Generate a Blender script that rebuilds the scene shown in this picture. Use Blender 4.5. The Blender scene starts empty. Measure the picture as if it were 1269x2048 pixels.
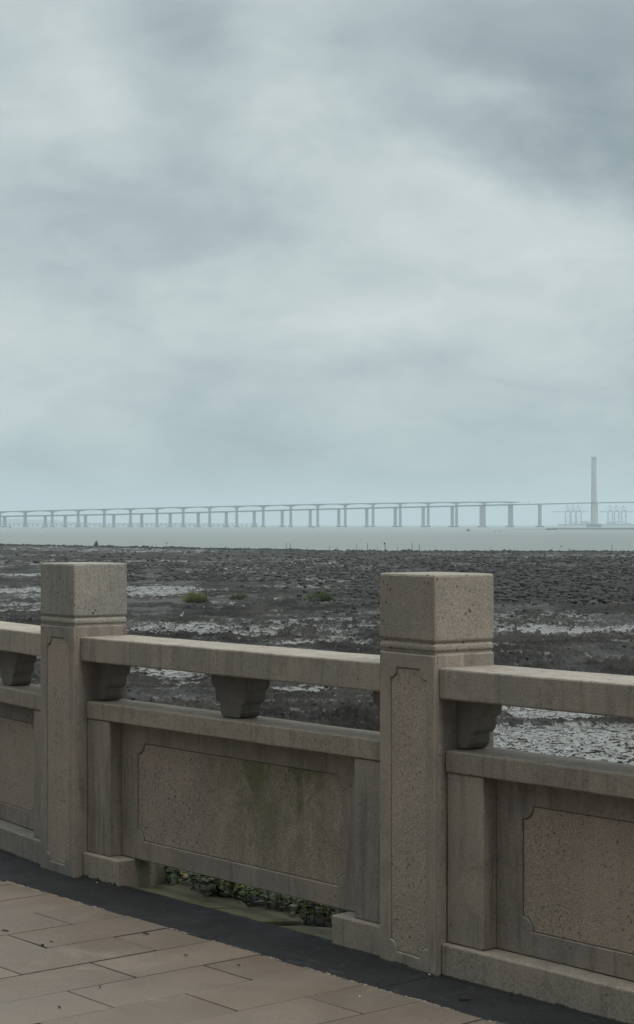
import bpy, bmesh, math, random
import numpy as np
from mathutils import Vector, Matrix, noise as mnoise

random.seed(7)
rng = np.random.default_rng(11)
scn = bpy.context.scene
COL = scn.collection

# ------------------------------------------------------------------ camera frame (metres; X along the balustrade, Y towards the sea)
FPX = 3702.0; YAW = 0.874; HZ = 1048.8
CX, CY, CZ = 4.20, -3.994, 1.407
FW = Vector((-math.sin(YAW), math.cos(YAW), 0)); RT = Vector((math.cos(YAW), math.sin(YAW), 0))
MUD = -5.0; SEA = -5.45
def away(dist, side, z=0.0):
    """point at a distance ahead of the viewpoint and a sideways offset, in metres"""
    p = Vector((CX, CY, 0)) + FW * dist + RT * side
    return Vector((p.x, p.y, z))
def at(x, y, z):
    d = FPX * (CZ - z) / (y - HZ)
    return away(d, d * (x - 634.5) / FPX, z)
def far(x, d, z=0.0):
    return away(d, d * (x - 634.5) / FPX, z)

# ------------------------------------------------------------------ node helpers
def new_mat(name):
    m = bpy.data.materials.new(name); m.use_nodes = True
    nt = m.node_tree; nt.nodes.clear()
    out = nt.nodes.new('ShaderNodeOutputMaterial'); b = nt.nodes.new('ShaderNodeBsdfPrincipled')
    nt.links.new(b.outputs[0], out.inputs[0])
    return m, nt, b
class G:
    def __init__(s, nt): s.nt = nt
    def node(s, t, **k):
        n = s.nt.nodes.new(t)
        for a, v in k.items(): setattr(n, a, v)
        return n
    def put(s, sock, v):
        if hasattr(v, 'is_output'): s.nt.links.new(v, sock)
        else: sock.default_value = v
    def math(s, op, a, b=0.0, c=0.0, clamp=False):
        n = s.node('ShaderNodeMath', operation=op, use_clamp=clamp)
        s.put(n.inputs[0], a); s.put(n.inputs[1], b)
        if op in ('MULTIPLY_ADD',): s.put(n.inputs[2], c)
        return n.outputs[0]
    def mix(s, f, a, b, blend='MIX'):
        n = s.node('ShaderNodeMix', data_type='RGBA', blend_type=blend)
        s.put(n.inputs[0], f)
        for i, v in ((6, a), (7, b)):
            s.put(n.inputs[i], v if hasattr(v, 'is_output') else (*v, 1) if len(v) == 3 else v)
        return n.outputs[2]
    def noise(s, vec, scale, detail=4, rough=.55, dist=0, out=0):
        n = s.node('ShaderNodeTexNoise'); s.put(n.inputs['Vector'], vec)
        n.inputs['Scale'].default_value = scale; n.inputs['Detail'].default_value = detail
        n.inputs['Roughness'].default_value = rough; n.inputs['Distortion'].default_value = dist
        return n.outputs[out]
    def vor(s, vec, scale, feature='F1', out=0):
        n = s.node('ShaderNodeTexVoronoi', feature=feature); s.put(n.inputs['Vector'], vec)
        n.inputs['Scale'].default_value = scale
        return n.outputs[out]
    def ramp(s, f, lo, hi, a=0.0, b=1.0, smooth=True):
        n = s.node('ShaderNodeMapRange', interpolation_type='SMOOTHSTEP' if smooth else 'LINEAR')
        s.put(n.inputs[0], f); s.put(n.inputs[1], lo); s.put(n.inputs[2], hi); s.put(n.inputs[3], a); s.put(n.inputs[4], b)
        return n.outputs[0]
    def vmath(s, op, a, b=(0, 0, 0)):
        n = s.node('ShaderNodeVectorMath', operation=op); s.put(n.inputs[0], a); s.put(n.inputs[1], b)
        return n.outputs['Value'] if op in ('DOT_PRODUCT', 'LENGTH') else n.outputs[0]
    def bump(s, h, strength, dist):
        n = s.node('ShaderNodeBump'); s.put(n.inputs['Height'], h)
        n.inputs['Strength'].default_value = strength; n.inputs['Distance'].default_value = dist
        return n.outputs[0]
    def pos(s): return s.node('ShaderNodeNewGeometry').outputs['Position']
    def objvec(s):
        tc = s.node('ShaderNodeTexCoord').outputs['Object']
        r = s.node('ShaderNodeObjectInfo').outputs['Random']
        c = s.node('ShaderNodeCombineXYZ'); s.put(c.inputs[0], s.math('MULTIPLY', r, 37.0)); s.put(c.inputs[1], s.math('MULTIPLY', r, 19.0))
        return s.vmath('ADD', tc, c.outputs[0])

def stone(name, base, warm, speck=.5, streak=.4, pit=.5, rough=.85, algae=0, lichen=None, bumpy=.5, edge=.6, pitted=.45):
    m, nt, b = new_mat(name); g = G(nt); P = g.pos() if algae else g.objvec()
    blot = g.noise(P, 3.2, 5, .6)
    col = g.mix(g.ramp(blot, .40, .60), base, warm)
    b2 = g.noise(P, 8.5, 6, .68, .6)
    col = g.mix(g.math('MULTIPLY', g.ramp(b2, .50, .66), streak * .8), col, tuple(c * k for c, k in zip(base, (.80, .73, .68))))
    col = g.mix(g.math('MULTIPLY', g.ramp(b2, .46, .34), streak * .6), col, tuple(c * k for c, k in zip(warm, (1.12, 1.10, 1.10))))
    # rain streaks run down the faces
    sv = g.vmath('MULTIPLY', P, (22, 22, 2.2)); st = g.noise(sv, 1.0, 5, .62, .4)
    col = g.mix(g.math('MULTIPLY', g.ramp(st, .48, .72), streak), col, tuple(c * .45 for c in base))
    st2 = g.noise(g.vmath('MULTIPLY', P, (45, 45, 6)), 1.0, 4, .6)
    col = g.mix(g.math('MULTIPLY', g.ramp(st2, .56, .78), streak * .6), col, tuple(min(1, c * 1.55) for c in warm))
    # granite grain
    gr = g.noise(P, 230, 3, .7)
    col = g.mix(speck, col, g.mix(g.ramp(gr, .3, .7), tuple(c * .30 for c in base), tuple(min(1, c * 1.75) for c in warm)))
    dk = g.vor(P, 95, out=0); dr = g.vor(P, 95, out=1)
    sel = g.math('MULTIPLY', g.ramp(dk, .18, .34, 1, 0), g.ramp(g.node_sep(dr), .72, .80) if False else g.ramp(g.noise(P, 34, 3, .6), .50, .62))
    col = g.mix(g.math('MULTIPLY', sel, min(1, speck * 1.2)), col, tuple(c * .28 for c in base))
    # isolated weathered holes of uneven outline
    Pd = g.vmath('ADD', P, g.vmath('SCALE', g.noise(P, 60, 3, .6, 0, 1))); g.nt.nodes[-1]
    scn_ = [n for n in nt.nodes if n.type == 'VECT_MATH' and n.operation == 'SCALE'][-1]; scn_.inputs['Scale'].default_value = .022
    hv = g.vor(Pd, 15); hn = g.noise(P, 9, 2)
    hole = g.math('MULTIPLY', g.ramp(hv, .03, .085, 1, 0), g.ramp(hn, .5, .58))
    col = g.mix(g.math('MULTIPLY', hole, pit), col, (.02, .017, .015))
    hv2 = g.vor(Pd, 42); hn2 = g.noise(P, 5, 3, .6)
    hole2 = g.math('MULTIPLY', g.ramp(hv2, .10, .26, 1, 0), g.ramp(hn2, .44, .60))
    col = g.mix(g.math('MULTIPLY', hole2, pitted), col, (.03, .026, .022))
    # worn, paler arrises
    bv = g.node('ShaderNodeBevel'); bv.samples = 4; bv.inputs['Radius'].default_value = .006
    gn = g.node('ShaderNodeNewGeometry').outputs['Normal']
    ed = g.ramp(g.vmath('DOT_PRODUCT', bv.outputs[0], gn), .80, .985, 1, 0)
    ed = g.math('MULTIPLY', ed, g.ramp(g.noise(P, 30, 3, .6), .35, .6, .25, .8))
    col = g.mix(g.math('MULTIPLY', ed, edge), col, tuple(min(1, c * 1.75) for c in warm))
    if algae:
        a = g.noise(g.vmath('MULTIPLY', P, (9, 9, 4.0)), 1.0, 6, .68, .8)
        sx = g.node('ShaderNodeSeparateXYZ'); g.put(sx.inputs[0], P)
        w = g.math('MULTIPLY', g.ramp(sx.outputs[0], -1.55, -1.0), g.ramp(sx.outputs[0], -.42, -.75))
        w = g.math('MULTIPLY', w, g.ramp(sx.outputs[2], -.1, .6, .35, 1.0))
        dkst = g.noise(g.vmath('MULTIPLY', P, (11, 11, 3.2)), 1.0, 6, .66, 1.2)
        col = g.mix(g.math('MULTIPLY', g.math('MULTIPLY', g.ramp(dkst, .52, .74), w), .6), col, (.045, .042, .028))
        col = g.mix(g.math('MULTIPLY', g.math('MULTIPLY', g.ramp(a, .34, .68), w), algae), col, (.085, .088, .026))
    if lichen:
        l = g.noise(P, 6, 6, .65)
        col = g.mix(g.ramp(l, .52, .66), col, lichen)
    col = g.mix(1.0, col, g.mix(g.node('ShaderNodeObjectInfo').outputs['Random'], (.86, .86, .88), (1.10, 1.08, 1.04)), 'MULTIPLY')
    g.put(b.inputs['Base Color'], col)
    b.inputs['Roughness'].default_value = rough
    b.inputs['Specular IOR Level'].default_value = .35
    h = g.math('ADD', g.math('MULTIPLY', gr, .5), g.math('MULTIPLY', hole, -2.0))
    h = g.math('ADD', h, g.math('MULTIPLY', g.noise(P, 40, 4, .6), .7))
    g.put(b.inputs['Normal'], g.bump(h, bumpy, .004))
    return m

MAT = {}
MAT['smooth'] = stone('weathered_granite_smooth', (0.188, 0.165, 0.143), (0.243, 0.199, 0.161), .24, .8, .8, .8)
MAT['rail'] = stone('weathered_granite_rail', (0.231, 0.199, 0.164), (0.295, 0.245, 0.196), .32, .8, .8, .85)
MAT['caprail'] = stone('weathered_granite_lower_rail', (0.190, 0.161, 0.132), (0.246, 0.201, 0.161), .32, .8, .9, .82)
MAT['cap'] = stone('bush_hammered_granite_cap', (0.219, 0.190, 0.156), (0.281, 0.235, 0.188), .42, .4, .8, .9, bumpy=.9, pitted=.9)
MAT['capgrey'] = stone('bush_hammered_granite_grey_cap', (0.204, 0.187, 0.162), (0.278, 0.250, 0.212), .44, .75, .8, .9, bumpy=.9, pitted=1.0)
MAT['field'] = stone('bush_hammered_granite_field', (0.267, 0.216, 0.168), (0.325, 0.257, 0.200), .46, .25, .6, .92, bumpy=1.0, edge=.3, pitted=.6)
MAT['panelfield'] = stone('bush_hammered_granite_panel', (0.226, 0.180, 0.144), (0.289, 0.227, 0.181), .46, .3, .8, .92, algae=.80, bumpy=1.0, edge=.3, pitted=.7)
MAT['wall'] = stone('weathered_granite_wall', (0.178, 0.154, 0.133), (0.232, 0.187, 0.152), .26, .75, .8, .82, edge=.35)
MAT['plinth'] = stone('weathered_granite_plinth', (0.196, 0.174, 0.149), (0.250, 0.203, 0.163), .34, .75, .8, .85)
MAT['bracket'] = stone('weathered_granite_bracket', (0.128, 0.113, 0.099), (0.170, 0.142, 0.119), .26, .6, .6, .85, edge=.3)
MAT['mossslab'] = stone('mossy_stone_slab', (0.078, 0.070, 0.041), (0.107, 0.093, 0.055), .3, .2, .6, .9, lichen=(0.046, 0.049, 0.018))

def simple(name, col, rough=.7, var=.0, scale=20, metal=0, spec=.5):
    m, nt, b = new_mat(name); g = G(nt)
    if var:
        n = g.noise(g.objvec(), scale, 4, .6)
        g.put(b.inputs['Base Color'], g.mix(g.ramp(n, .3, .7), tuple(c * (1 - var) for c in col), tuple(min(1, c * (1 + var)) for c in col)))
    else: b.inputs['Base Color'].default_value = (*col, 1)
    b.inputs['Roughness'].default_value = rough; b.inputs['Metallic'].default_value = metal
    b.inputs['Specular IOR Level'].default_value = spec
    return m

# ------------------------------------------------------------------ object helpers
def link(name, me, m=None, parent=None, loc=(0, 0, 0)):
    o = bpy.data.objects.new(name, me); COL.objects.link(o); o.location = loc
    if me is not None and m is not None and not me.materials: me.materials.append(m)
    if parent: o.parent = parent
    return o
def from_bm(name, bm, m=None, parent=None, smooth=False, loc=(0, 0, 0)):
    bmesh.ops.recalc_face_normals(bm, faces=bm.faces)
    me = bpy.data.meshes.new(name); bm.to_mesh(me); bm.free()
    if smooth: me.polygons.foreach_set('use_smooth', [True] * len(me.polygons))
    return link(name, me, m, parent, loc)
def thing(name, label, cat, loc=(0, 0, 0), rz=0, group=None):
    o = bpy.data.objects.new(name, None); COL.objects.link(o); o.empty_display_size = .2
    o.location = loc; o.rotation_euler = (0, 0, rz); o['label'] = label; o['category'] = cat
    if group: o['group'] = group
    return o
def tag(o, label, cat, group=None):
    o['label'] = label; o['category'] = cat
    if group: o['group'] = group
    return o
def kind(o, k, label=None):
    o['kind'] = k
    if label: o['label'] = label
    return o
def copy_tree(o, parent=None):
    c = o.copy(); COL.objects.link(c); c.parent = parent
    for ch in list(o.children): copy_tree(ch, c)
    return c

def box(bm, x0, x1, y0, y1, z0, z1, bev=.004, cut=0.0, amp=0.0, seed=0):
    t = bmesh.new()
    bmesh.ops.create_cube(t, size=1)
    for v in t.verts: v.co = Vector(((x0 + x1) / 2 + v.co.x * (x1 - x0), (y0 + y1) / 2 + v.co.y * (y1 - y0), (z0 + z1) / 2 + v.co.z * (z1 - z0)))
    finish(t, bev, cut, amp, seed); join(bm, t)
def finish(t, bev, cut, amp, seed=0):
    if bev: bmesh.ops.bevel(t, geom=list(t.edges), offset=bev, segments=2, profile=.5, affect='EDGES')
    if cut:
        xs = [v.co for v in t.verts]
        for ax in range(3):
            lo = min(c[ax] for c in xs); hi = max(c[ax] for c in xs)
            n = int((hi - lo) / cut)
            if n < 2: continue
            for i in range(1, n):
                p = Vector((0, 0, 0)); p[ax] = lo + (hi - lo) * i / n; d = Vector((0, 0, 0)); d[ax] = 1
                bmesh.ops.bisect_plane(t, geom=list(t.verts) + list(t.edges) + list(t.faces), plane_co=p, plane_no=d)
        off = Vector((seed * 3.1, seed * 1.7, 0))
        for v in t.verts:
            q = v.co + off
            k = amp * (mnoise.noise(q * 11) + .7 * mnoise.noise(q * 34))
            v.co += Vector((mnoise.noise(q * 23 + Vector((9, 0, 0))), mnoise.noise(q * 23 + Vector((0, 9, 0))), mnoise.noise(q * 23 + Vector((0, 0, 9))))) * k
            v.co += Vector((mnoise.noise(q * 4), mnoise.noise(q * 4 + Vector((5, 5, 5))), mnoise.noise(q * 4 + Vector((8, 1, 3))))) * amp * .8
def join(bm, t):
    me = bpy.data.meshes.new('tmp'); t.to_mesh(me); t.free(); bm.from_mesh(me); bpy.data.meshes.remove(me)
def prism(bm, pts, y0, y1, bev=.003, cut=0, amp=0, seed=0, holes=None, axis='Y'):
    """outline in X,Z extruded along Y"""
    t = bmesh.new(); loops = [pts] + (holes or [])
    es = []
    for L in loops:
        vs = [t.verts.new((x, y0, z)) for x, z in L]
        es += [t.edges.new((vs[i], vs[(i + 1) % len(vs)])) for i in range(len(vs))]
    r = bmesh.ops.triangle_fill(t, use_beauty=True, use_dissolve=False, edges=es)
    fs = [f for f in t.faces]
    ext = bmesh.ops.extrude_face_region(t, geom=fs)
    for v in ext['geom']:
        if isinstance(v, bmesh.types.BMVert): v.co.y = y1
    bmesh.ops.recalc_face_normals(t, faces=t.faces)
    if bev:
        sharp = [e for e in t.edges if len(e.link_faces) == 2 and e.calc_face_angle(0) > .5 and abs(e.verts[0].co.y - e.verts[1].co.y) < 1e-6]
        bmesh.ops.bevel(t, geom=sharp, offset=bev, segments=1, profile=.5, affect='EDGES')
    finish(t, 0, cut, amp, seed); join(bm, t)
def notched(x0, x1, z0, z1, r, n=7, ins=0.0):
    """rectangle whose corners are cut by a short step and a concave arc"""
    x0 += ins; x1 -= ins; z0 += ins; z1 -= ins
    q = [(0, r)] + [(r * 1.02 * math.cos(a), r * 1.02 * math.sin(a)) for a in np.linspace(math.radians(76), math.radians(14), n)] + [(r, 0)]
    q[1:1] = [(q[1][0], r)]; q[-1:-1] = [(r, q[-2][1])]
    P = [(x0 + u, z0 + v) for u, v in q] + [(x1 - u, z0 + v) for u, v in reversed(q)]
    P += [(x1 - u, z1 - v) for u, v in q] + [(x0 + u, z1 - v) for u, v in reversed(q)]
    return P

# ------------------------------------------------------------------ balustrade
ZR1, ZR0, ZL1, ZL0, ZK = .9575, .861, .6995, .631, .097
POSTA, POSTB, BAY = .285, .247, 1.798

def make_post(label, loc, rz, capmat, seed):
    r = thing('stone_post', label, 'stone post', loc, rz, 'granite posts of the seafront balustrade')
    a, b = -POSTA, POSTB
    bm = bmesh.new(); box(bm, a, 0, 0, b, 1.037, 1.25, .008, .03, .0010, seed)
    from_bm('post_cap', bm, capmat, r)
    bm = bmesh.new(); box(bm, a + .007, -.007, .007, b - .007, .999, 1.038, 0)
    t = bmesh.new(); bmesh.ops.create_cube(t, size=1)
    for v in t.verts: v.co = Vector((a / 2 + v.co.x * (POSTA - .001), b / 2 + v.co.y * (POSTB - .001), 1.0185 + v.co.z * .0235))
    bmesh.ops.bevel(t, geom=list(t.edges), offset=.0085, segments=3, profile=.5, affect='EDGES'); join(bm, t)
    from_bm('neck_moulding', bm, capmat, r)
    # shaft: core plus a front margin that frames a slightly sunk field
    bm = bmesh.new()
    box(bm, a, 0, .012, b, -.30, 1.0, .006, .035, .0006, seed + 1)
    x0, x1, z0, z1 = -.226, -.044, .040, .948
    outer = [(a + .002, -.30), (-.002, -.30), (-.002, .997), (a + .002, .997)]
    prism(bm, outer, 0.0, .016, .004, 0, 0, 0, [notched(x0, x1, z0, z1, .034)])
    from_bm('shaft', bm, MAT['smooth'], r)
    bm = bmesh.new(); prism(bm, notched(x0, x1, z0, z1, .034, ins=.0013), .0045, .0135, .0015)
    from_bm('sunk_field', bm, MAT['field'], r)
    return r

def bracket_profile(side):
    # three convex lobes stepping in towards the foot
    pr = [(.120, ZR0 - .0005), (.120, .828), (.117, .816), (.108, .807), (.097, .802), (.096, .790), (.0955, .776), (.090, .764), (.080, .756), (.068, .752),
          (.068, .738), (.066, .722), (.058, .710), (.048, ZL1 + .0025)]
    if side == 'both': return pr + [(-x, z) for x, z in reversed(pr)]
    if side == 'right': return [(max(.001, x), z) for x, z in pr] + [(.001, ZL1 + .0025), (.001, ZR0 - .0005)]
    return [(-x, z) for x, z in pr] + [(-.001, ZL1 + .0025), (-.001, ZR0 - .0005)]

def make_bay(label, loc, rz, length, half, opening, mid, seed, dark=0):
    """origin at the bay's right end on the post line; the bay runs towards -X"""
    r = thing('balustrade_section', label, 'balustrade', loc, rz, 'granite balustrade sections between the posts')
    L = -length
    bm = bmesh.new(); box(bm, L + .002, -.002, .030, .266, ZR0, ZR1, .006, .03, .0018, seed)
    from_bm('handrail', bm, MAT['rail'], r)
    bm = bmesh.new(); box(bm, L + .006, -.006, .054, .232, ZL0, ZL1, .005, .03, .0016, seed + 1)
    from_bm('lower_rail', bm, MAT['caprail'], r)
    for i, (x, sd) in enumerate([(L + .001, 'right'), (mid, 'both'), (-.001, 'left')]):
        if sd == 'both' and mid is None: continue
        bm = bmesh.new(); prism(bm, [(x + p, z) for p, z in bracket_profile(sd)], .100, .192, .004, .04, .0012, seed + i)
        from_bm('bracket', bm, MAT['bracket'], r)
    for x0, x1 in ((L + .008, L + .166), (-.166, -.008)):
        bm = bmesh.new(); box(bm, x0, x1, .059, .222, ZK + .001, ZL0 - .0015, .005, .04, .0009, seed + 4)
        from_bm('pilaster', bm, MAT['smooth'], r)
    # wall slab: margin ring and sunk field
    w0, w1 = L + .167, -.167
    x0, x1, z0, z1 = L + .278, -.278, .174, .5535
    bm = bmesh.new()
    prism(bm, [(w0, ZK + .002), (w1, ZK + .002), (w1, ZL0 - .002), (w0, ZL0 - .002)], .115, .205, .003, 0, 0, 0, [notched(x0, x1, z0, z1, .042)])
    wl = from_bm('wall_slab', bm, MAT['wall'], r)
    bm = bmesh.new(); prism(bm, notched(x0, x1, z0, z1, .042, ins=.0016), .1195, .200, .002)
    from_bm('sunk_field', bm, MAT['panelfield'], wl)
    if opening:
        for x0, x1 in ((L + .003, L + .258), (-.258, -.003)):
            bm = bmesh.new(); box(bm, x0, x1, .038, .262, -.25, ZK, .006, .03, .0020, seed + 7)
            from_bm('plinth_block', bm, MAT['plinth'], r)
    else:
        bm = bmesh.new(); box(bm, L + .003, -.003, .038, .262, -.25, ZK, .006, .03, .0020, seed + 7)
        from_bm('plinth', bm, MAT['plinth'], r)
    return r

XL = -2.083
make_post('granite post nearest the viewer, with a warm beige speckled cap', (0, 0, 0), -.073, MAT['cap'], 3)
make_post('granite post further off on the left, with a grey stained cap', (XL, 0, 0), -.058, MAT['capgrey'], 9)
make_bay('balustrade section between the two posts, open underneath with green algae on its panel', (-POSTA, 0, 0), 0, BAY, True, True, -BAY / 2, 21)
make_bay('balustrade section to the right of the nearer post, on an unbroken plinth', (BAY, -.004, 0), .006, BAY - .001, False, False, -BAY / 2, 41)
make_bay('short balustrade section at the left edge, beyond the grey capped post', (XL - POSTA, 0, 0), -.143, 1.12, False, False, -.56, 61)
# the balustrade goes on past both edges of the photograph
e = Matrix.Rotation(-.143, 3, 'Z') @ Vector((-1.12, 0, 0))

# ------------------------------------------------------------------ promenade
def paving_mat():
    m, nt, b = new_mat('brown_paving_stone'); g = G(nt); P = g.pos()
    at_ = g.node('ShaderNodeAttribute', attribute_name='tone').outputs['Fac']
    col = g.mix(at_, (.090, .061, .042), (.132, .092, .063))
    col = g.mix(g.ramp(g.noise(P, 2.2, 5, .62), .38, .70), col, (.088, .068, .054))
    col = g.mix(g.math('MULTIPLY', g.ramp(g.noise(P, 3.5, 6, .7, .8), .57, .72), .6), col, (.165, .135, .105))
    col = g.mix(.28, col, g.mix(g.ramp(g.noise(P, 210, 3, .7), .32, .68), (.055, .040, .032), (.27, .22, .18)))
    col = g.mix(g.math('MULTIPLY', g.ramp(g.vor(P, 60), .08, .16, 1, 0), g.ramp(g.noise(P, 12, 2), .52, .6)), col, (.05, .04, .035))
    g.put(b.inputs['Base Color'], col)
    g.put(b.inputs['Roughness'], g.ramp(g.noise(P, 3, 4), .35, .7, .42, .8))
    b.inputs['Specular IOR Level'].default_value = .35
    g.put(b.inputs['Normal'], g.bump(g.math('ADD', g.noise(P, 120, 3, .6), g.noise(P, 12, 4)), .35, .004))
    return m
KX, KD = -.575, .2585
bm = bmesh.new(); tones = []
for i in range(-40, 22):
    for j in range(-1, 13):
        x0 = KX + i * KD
        y1 = -.473 + (.255 if i % 2 else 0) - j * .511 + (.511 if True else 0)
        y0 = y1 - .511
        if i % 2: pass
        top = min(y1, -.2425)
        if top - y0 < .05: continue
        t = bmesh.new(); bmesh.ops.create_cube(t, size=1)
        g_ = random.choice([.0004, .0008, .0018]); gy = random.choice([.0006, .0024, .0040])
        dz = random.uniform(-.0015, .0015); tx = random.uniform(-.0012, .0012); ty = random.uniform(-.0012, .0012)
        for v in t.verts:
            v.co = Vector((x0 + KD / 2 + v.co.x * (KD - 2 * g_), (top + y0) / 2 + v.co.y * (top - y0 - 2 * gy), -.02 + v.co.z * .04 + dz + v.co.x * tx + v.co.y * ty))
        bmesh.ops.bevel(t, geom=[e_ for e_ in t.edges if all(v.co.z > -.01 for v in e_.verts)], offset=random.choice([.0005, .0009, .0016]), segments=1, affect='EDGES')
        bmesh.ops.recalc_face_normals(t, faces=t.faces)
        for f_ in t.faces: f_.material_index = 0 if f_.normal.z > .95 else 1
        n0 = len(t.faces); tones += [random.random()] * n0
        join(bm, t)
me = bpy.data.meshes.new('paving'); bm.to_mesh(me); bm.free()
a_ = me.attributes.new('tone', 'FLOAT', 'FACE'); a_.data.foreach_set('value', tones)
pv = link('pavement', me, paving_mat()); me.materials.append(simple('joint_dirt', (.034, .027, .021), .95, .5, 90)); kind(pv, 'structure', 'brown stone paving laid in staggered slabs')

def slate_mat():
    m, nt, b = new_mat('dark_slate'); g = G(nt); P = g.pos()
    col = g.mix(g.ramp(g.noise(P, 3, 5, .6), .35, .7), (.008, .008, .0085), (.016, .016, .0165))
    # pale scuffs, with the damp sheen painted into the same colour
    w = g.vmath('MULTIPLY', P, (5, 9, 5))
    sc = g.math('MULTIPLY', g.ramp(g.noise(w, 1.6, 6, .72, 1.5), .56, .72), .55)
    col = g.mix(sc, col, (.060, .066, .068))
    col = g.mix(.15, col, g.mix(g.ramp(g.noise(P, 240, 2), .35, .65), (.01, .01, .012), (.09, .09, .09)))
    g.put(b.inputs['Base Color'], col); g.put(b.inputs['Roughness'], g.math('SUBTRACT', g.ramp(g.noise(P, 7, 4), .3, .7, .42, .70), g.math('MULTIPLY', sc, .35)))
    b.inputs['Specular IOR Level'].default_value = .16
    g.put(b.inputs['Normal'], g.bump(g.noise(P, 60, 4, .6), .3, .004))
    return m
bm = bmesh.new()
for k in range(-3, 3):
    box(bm, k * 2.079 + .0015, (k + 1) * 2.079 - .0015, -.2405 - .0008 * (k % 2), .072, -.06, -.0015 + .0012 * (k % 2), .003)
o = from_bm('kerb', bm, slate_mat()); kind(o, 'structure', 'dark slate edging strip along the foot of the balustrade')

m_earth, nt, b = new_mat('dark_soil'); g = G(nt); P = g.pos()
g.put(b.inputs['Base Color'], g.mix(g.ramp(g.noise(P, 9, 5, .6), .35, .65), (.012, .011, .009), (.035, .030, .020)))
b.inputs['Roughness'].default_value = .95; g.put(b.inputs['Normal'], g.bump(g.noise(P, 30, 5, .7), 1, .03))
bm = bmesh.new(); box(bm, -14, 10, -12, .9, -.9, -.045, 0)
o = from_bm('ground', bm, m_earth); kind(o, 'structure', 'dark soil bed under and behind the promenade')

bm = bmesh.new()
for _ in range(1500):
    x = random.uniform(-3.2, 1.6)
    if mnoise.noise(Vector((x * 6, 2, 0))) < -.12: continue
    y = -.2415 + random.gauss(0, .0035); r_ = random.uniform(.0008, .0028)
    vs = [bm.verts.new((x + dx * r_ * random.uniform(.6, 1.6), y + dy * r_, -.001 + dz * r_ * .7)) for dx, dy, dz in ((-1, -1, 0), (1, -1, 0), (1, 1, 0), (-1, 1, 0), (0, 0, 1.2))]
    for q in ((0, 1, 4), (1, 2, 4), (2, 3, 4), (3, 0, 4)): bm.faces.new([vs[i] for i in q])
o = from_bm('mortar_crumbs', bm, simple('mortar', (.22, .18, .14), .95, .4, 90)); kind(o, 'stuff', 'pale mortar crumbs along the edge between paving and slate')

# mossy irregular slabs seen through the gap
slabs = [((-1.80, .078), (-1.29, .076), (-1.20, .20), (-1.36, .29), (-1.74, .27), 'olive stone slab lying in the gap beside the left plinth block'),
         ((-1.27, .078), (-.97, .085), (-.89, .20), (-.985, .27), (-1.19, .255), 'pointed mossy stone slab in the middle of the gap under the panel'),
         ((-.90, .080), (-.44, .078), (-.42, .27), (-.70, .25), (-.84, .17), 'mossy stone slab touching the right plinth block under the panel')]
for k, s in enumerate(slabs):
    pts = s[:5]; t = bmesh.new(); vs = []
    for i in range(5):
        a = Vector((*pts[i], 0)); b2 = Vector((*pts[(i + 1) % 5], 0))
        for q in range(6):
            p = a.lerp(b2, q / 6); n = .011 * mnoise.noise(p * 17 + Vector((k, 0, 0)))
            if q: p += Vector((n, n, 0))
            vs.append(t.verts.new((p.x, max(p.y, .0745), -.006)))
    f = t.faces.new(vs); ex = bmesh.ops.extrude_face_region(t, geom=[f])
    for v in ex['geom']:
        if isinstance(v, bmesh.types.BMVert): v.co.z = -.05
    bmesh.ops.recalc_face_normals(t, faces=t.faces)
    bmesh.ops.bevel(t, geom=[e_ for e_ in t.edges if all(v.co.z > -.01 for v in e_.verts)], offset=.005, segments=2, affect='EDGES')
    for v in t.verts: v.co.z += .003 * mnoise.noise(v.co * 9)
    o = from_bm('stone_slab', t, MAT['mossslab']); tag(o, s[5], 'stone slab', 'mossy slabs in the gap')

# moss and mould growing in the joint at the balustrade's foot
bm = bmesh.new()
def moss_run(x0, x1, yf, n, hmax):
    for _ in range(n):
        x = random.uniform(x0, x1); c = .8 * mnoise.noise(Vector((x * 9, 3, 0))) + .7 * mnoise.noise(Vector((x * 60, 1, 0)))
        h = max(.0045 * random.random(), hmax * .5 * (c + .25) * random.uniform(.3, 1.0)); s = random.uniform(.005, .011)
        p = Vector((x, yf(x) - random.uniform(0, .004), -.001))
        vs = [bm.verts.new(p + Vector((dx * s, dy * s * .5, dz))) for dx, dy, dz in ((-1, -1, 0), (1, -1, 0), (1, .6, 0), (-1, .6, 0), (random.uniform(-.5, .5), .4, h))]
        for q in ((0, 1, 4), (1, 2, 4), (2, 3, 4), (3, 0, 4)): bm.faces.new([vs[i] for i in q])
moss_run(.01, 1.75, lambda x: .0285, 4200, .034)
moss_run(-.285, 0, lambda x: -.002 - x * .073, 700, .026)
moss_run(-2.08, -1.83, lambda x: .035, 700, .055)
moss_run(-.54, -.29, lambda x: .036, 500, .016)
moss_run(-2.36, -2.1, lambda x: -.002 + (x - XL) * -.058, 400, .014)
moss_run(-3.3, -2.38, lambda x: .040 + (-(x - XL + POSTA)) * .144, 1600, .028)
for i in range(500):   # fringe hanging under the middle wall slab
    x = random.uniform(-1.7, -.45); c = mnoise.noise(Vector((x * 6, 9, 0)))
    y = .12 + random.uniform(0, .02); h = .004 + .014 * max(0, c) * random.random()
    vs = [bm.verts.new((x - .003, y, .1)), bm.verts.new((x + .003, y, .1)), bm.verts.new((x, y, .1 - h))]
    bm.faces.new(vs)
o = from_bm('moss', bm, simple('dark_moss', (.010, .011, .007), .95, .4, 60)); kind(o, 'stuff', 'dark moss in the joint at the foot of the balustrade')

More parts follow.
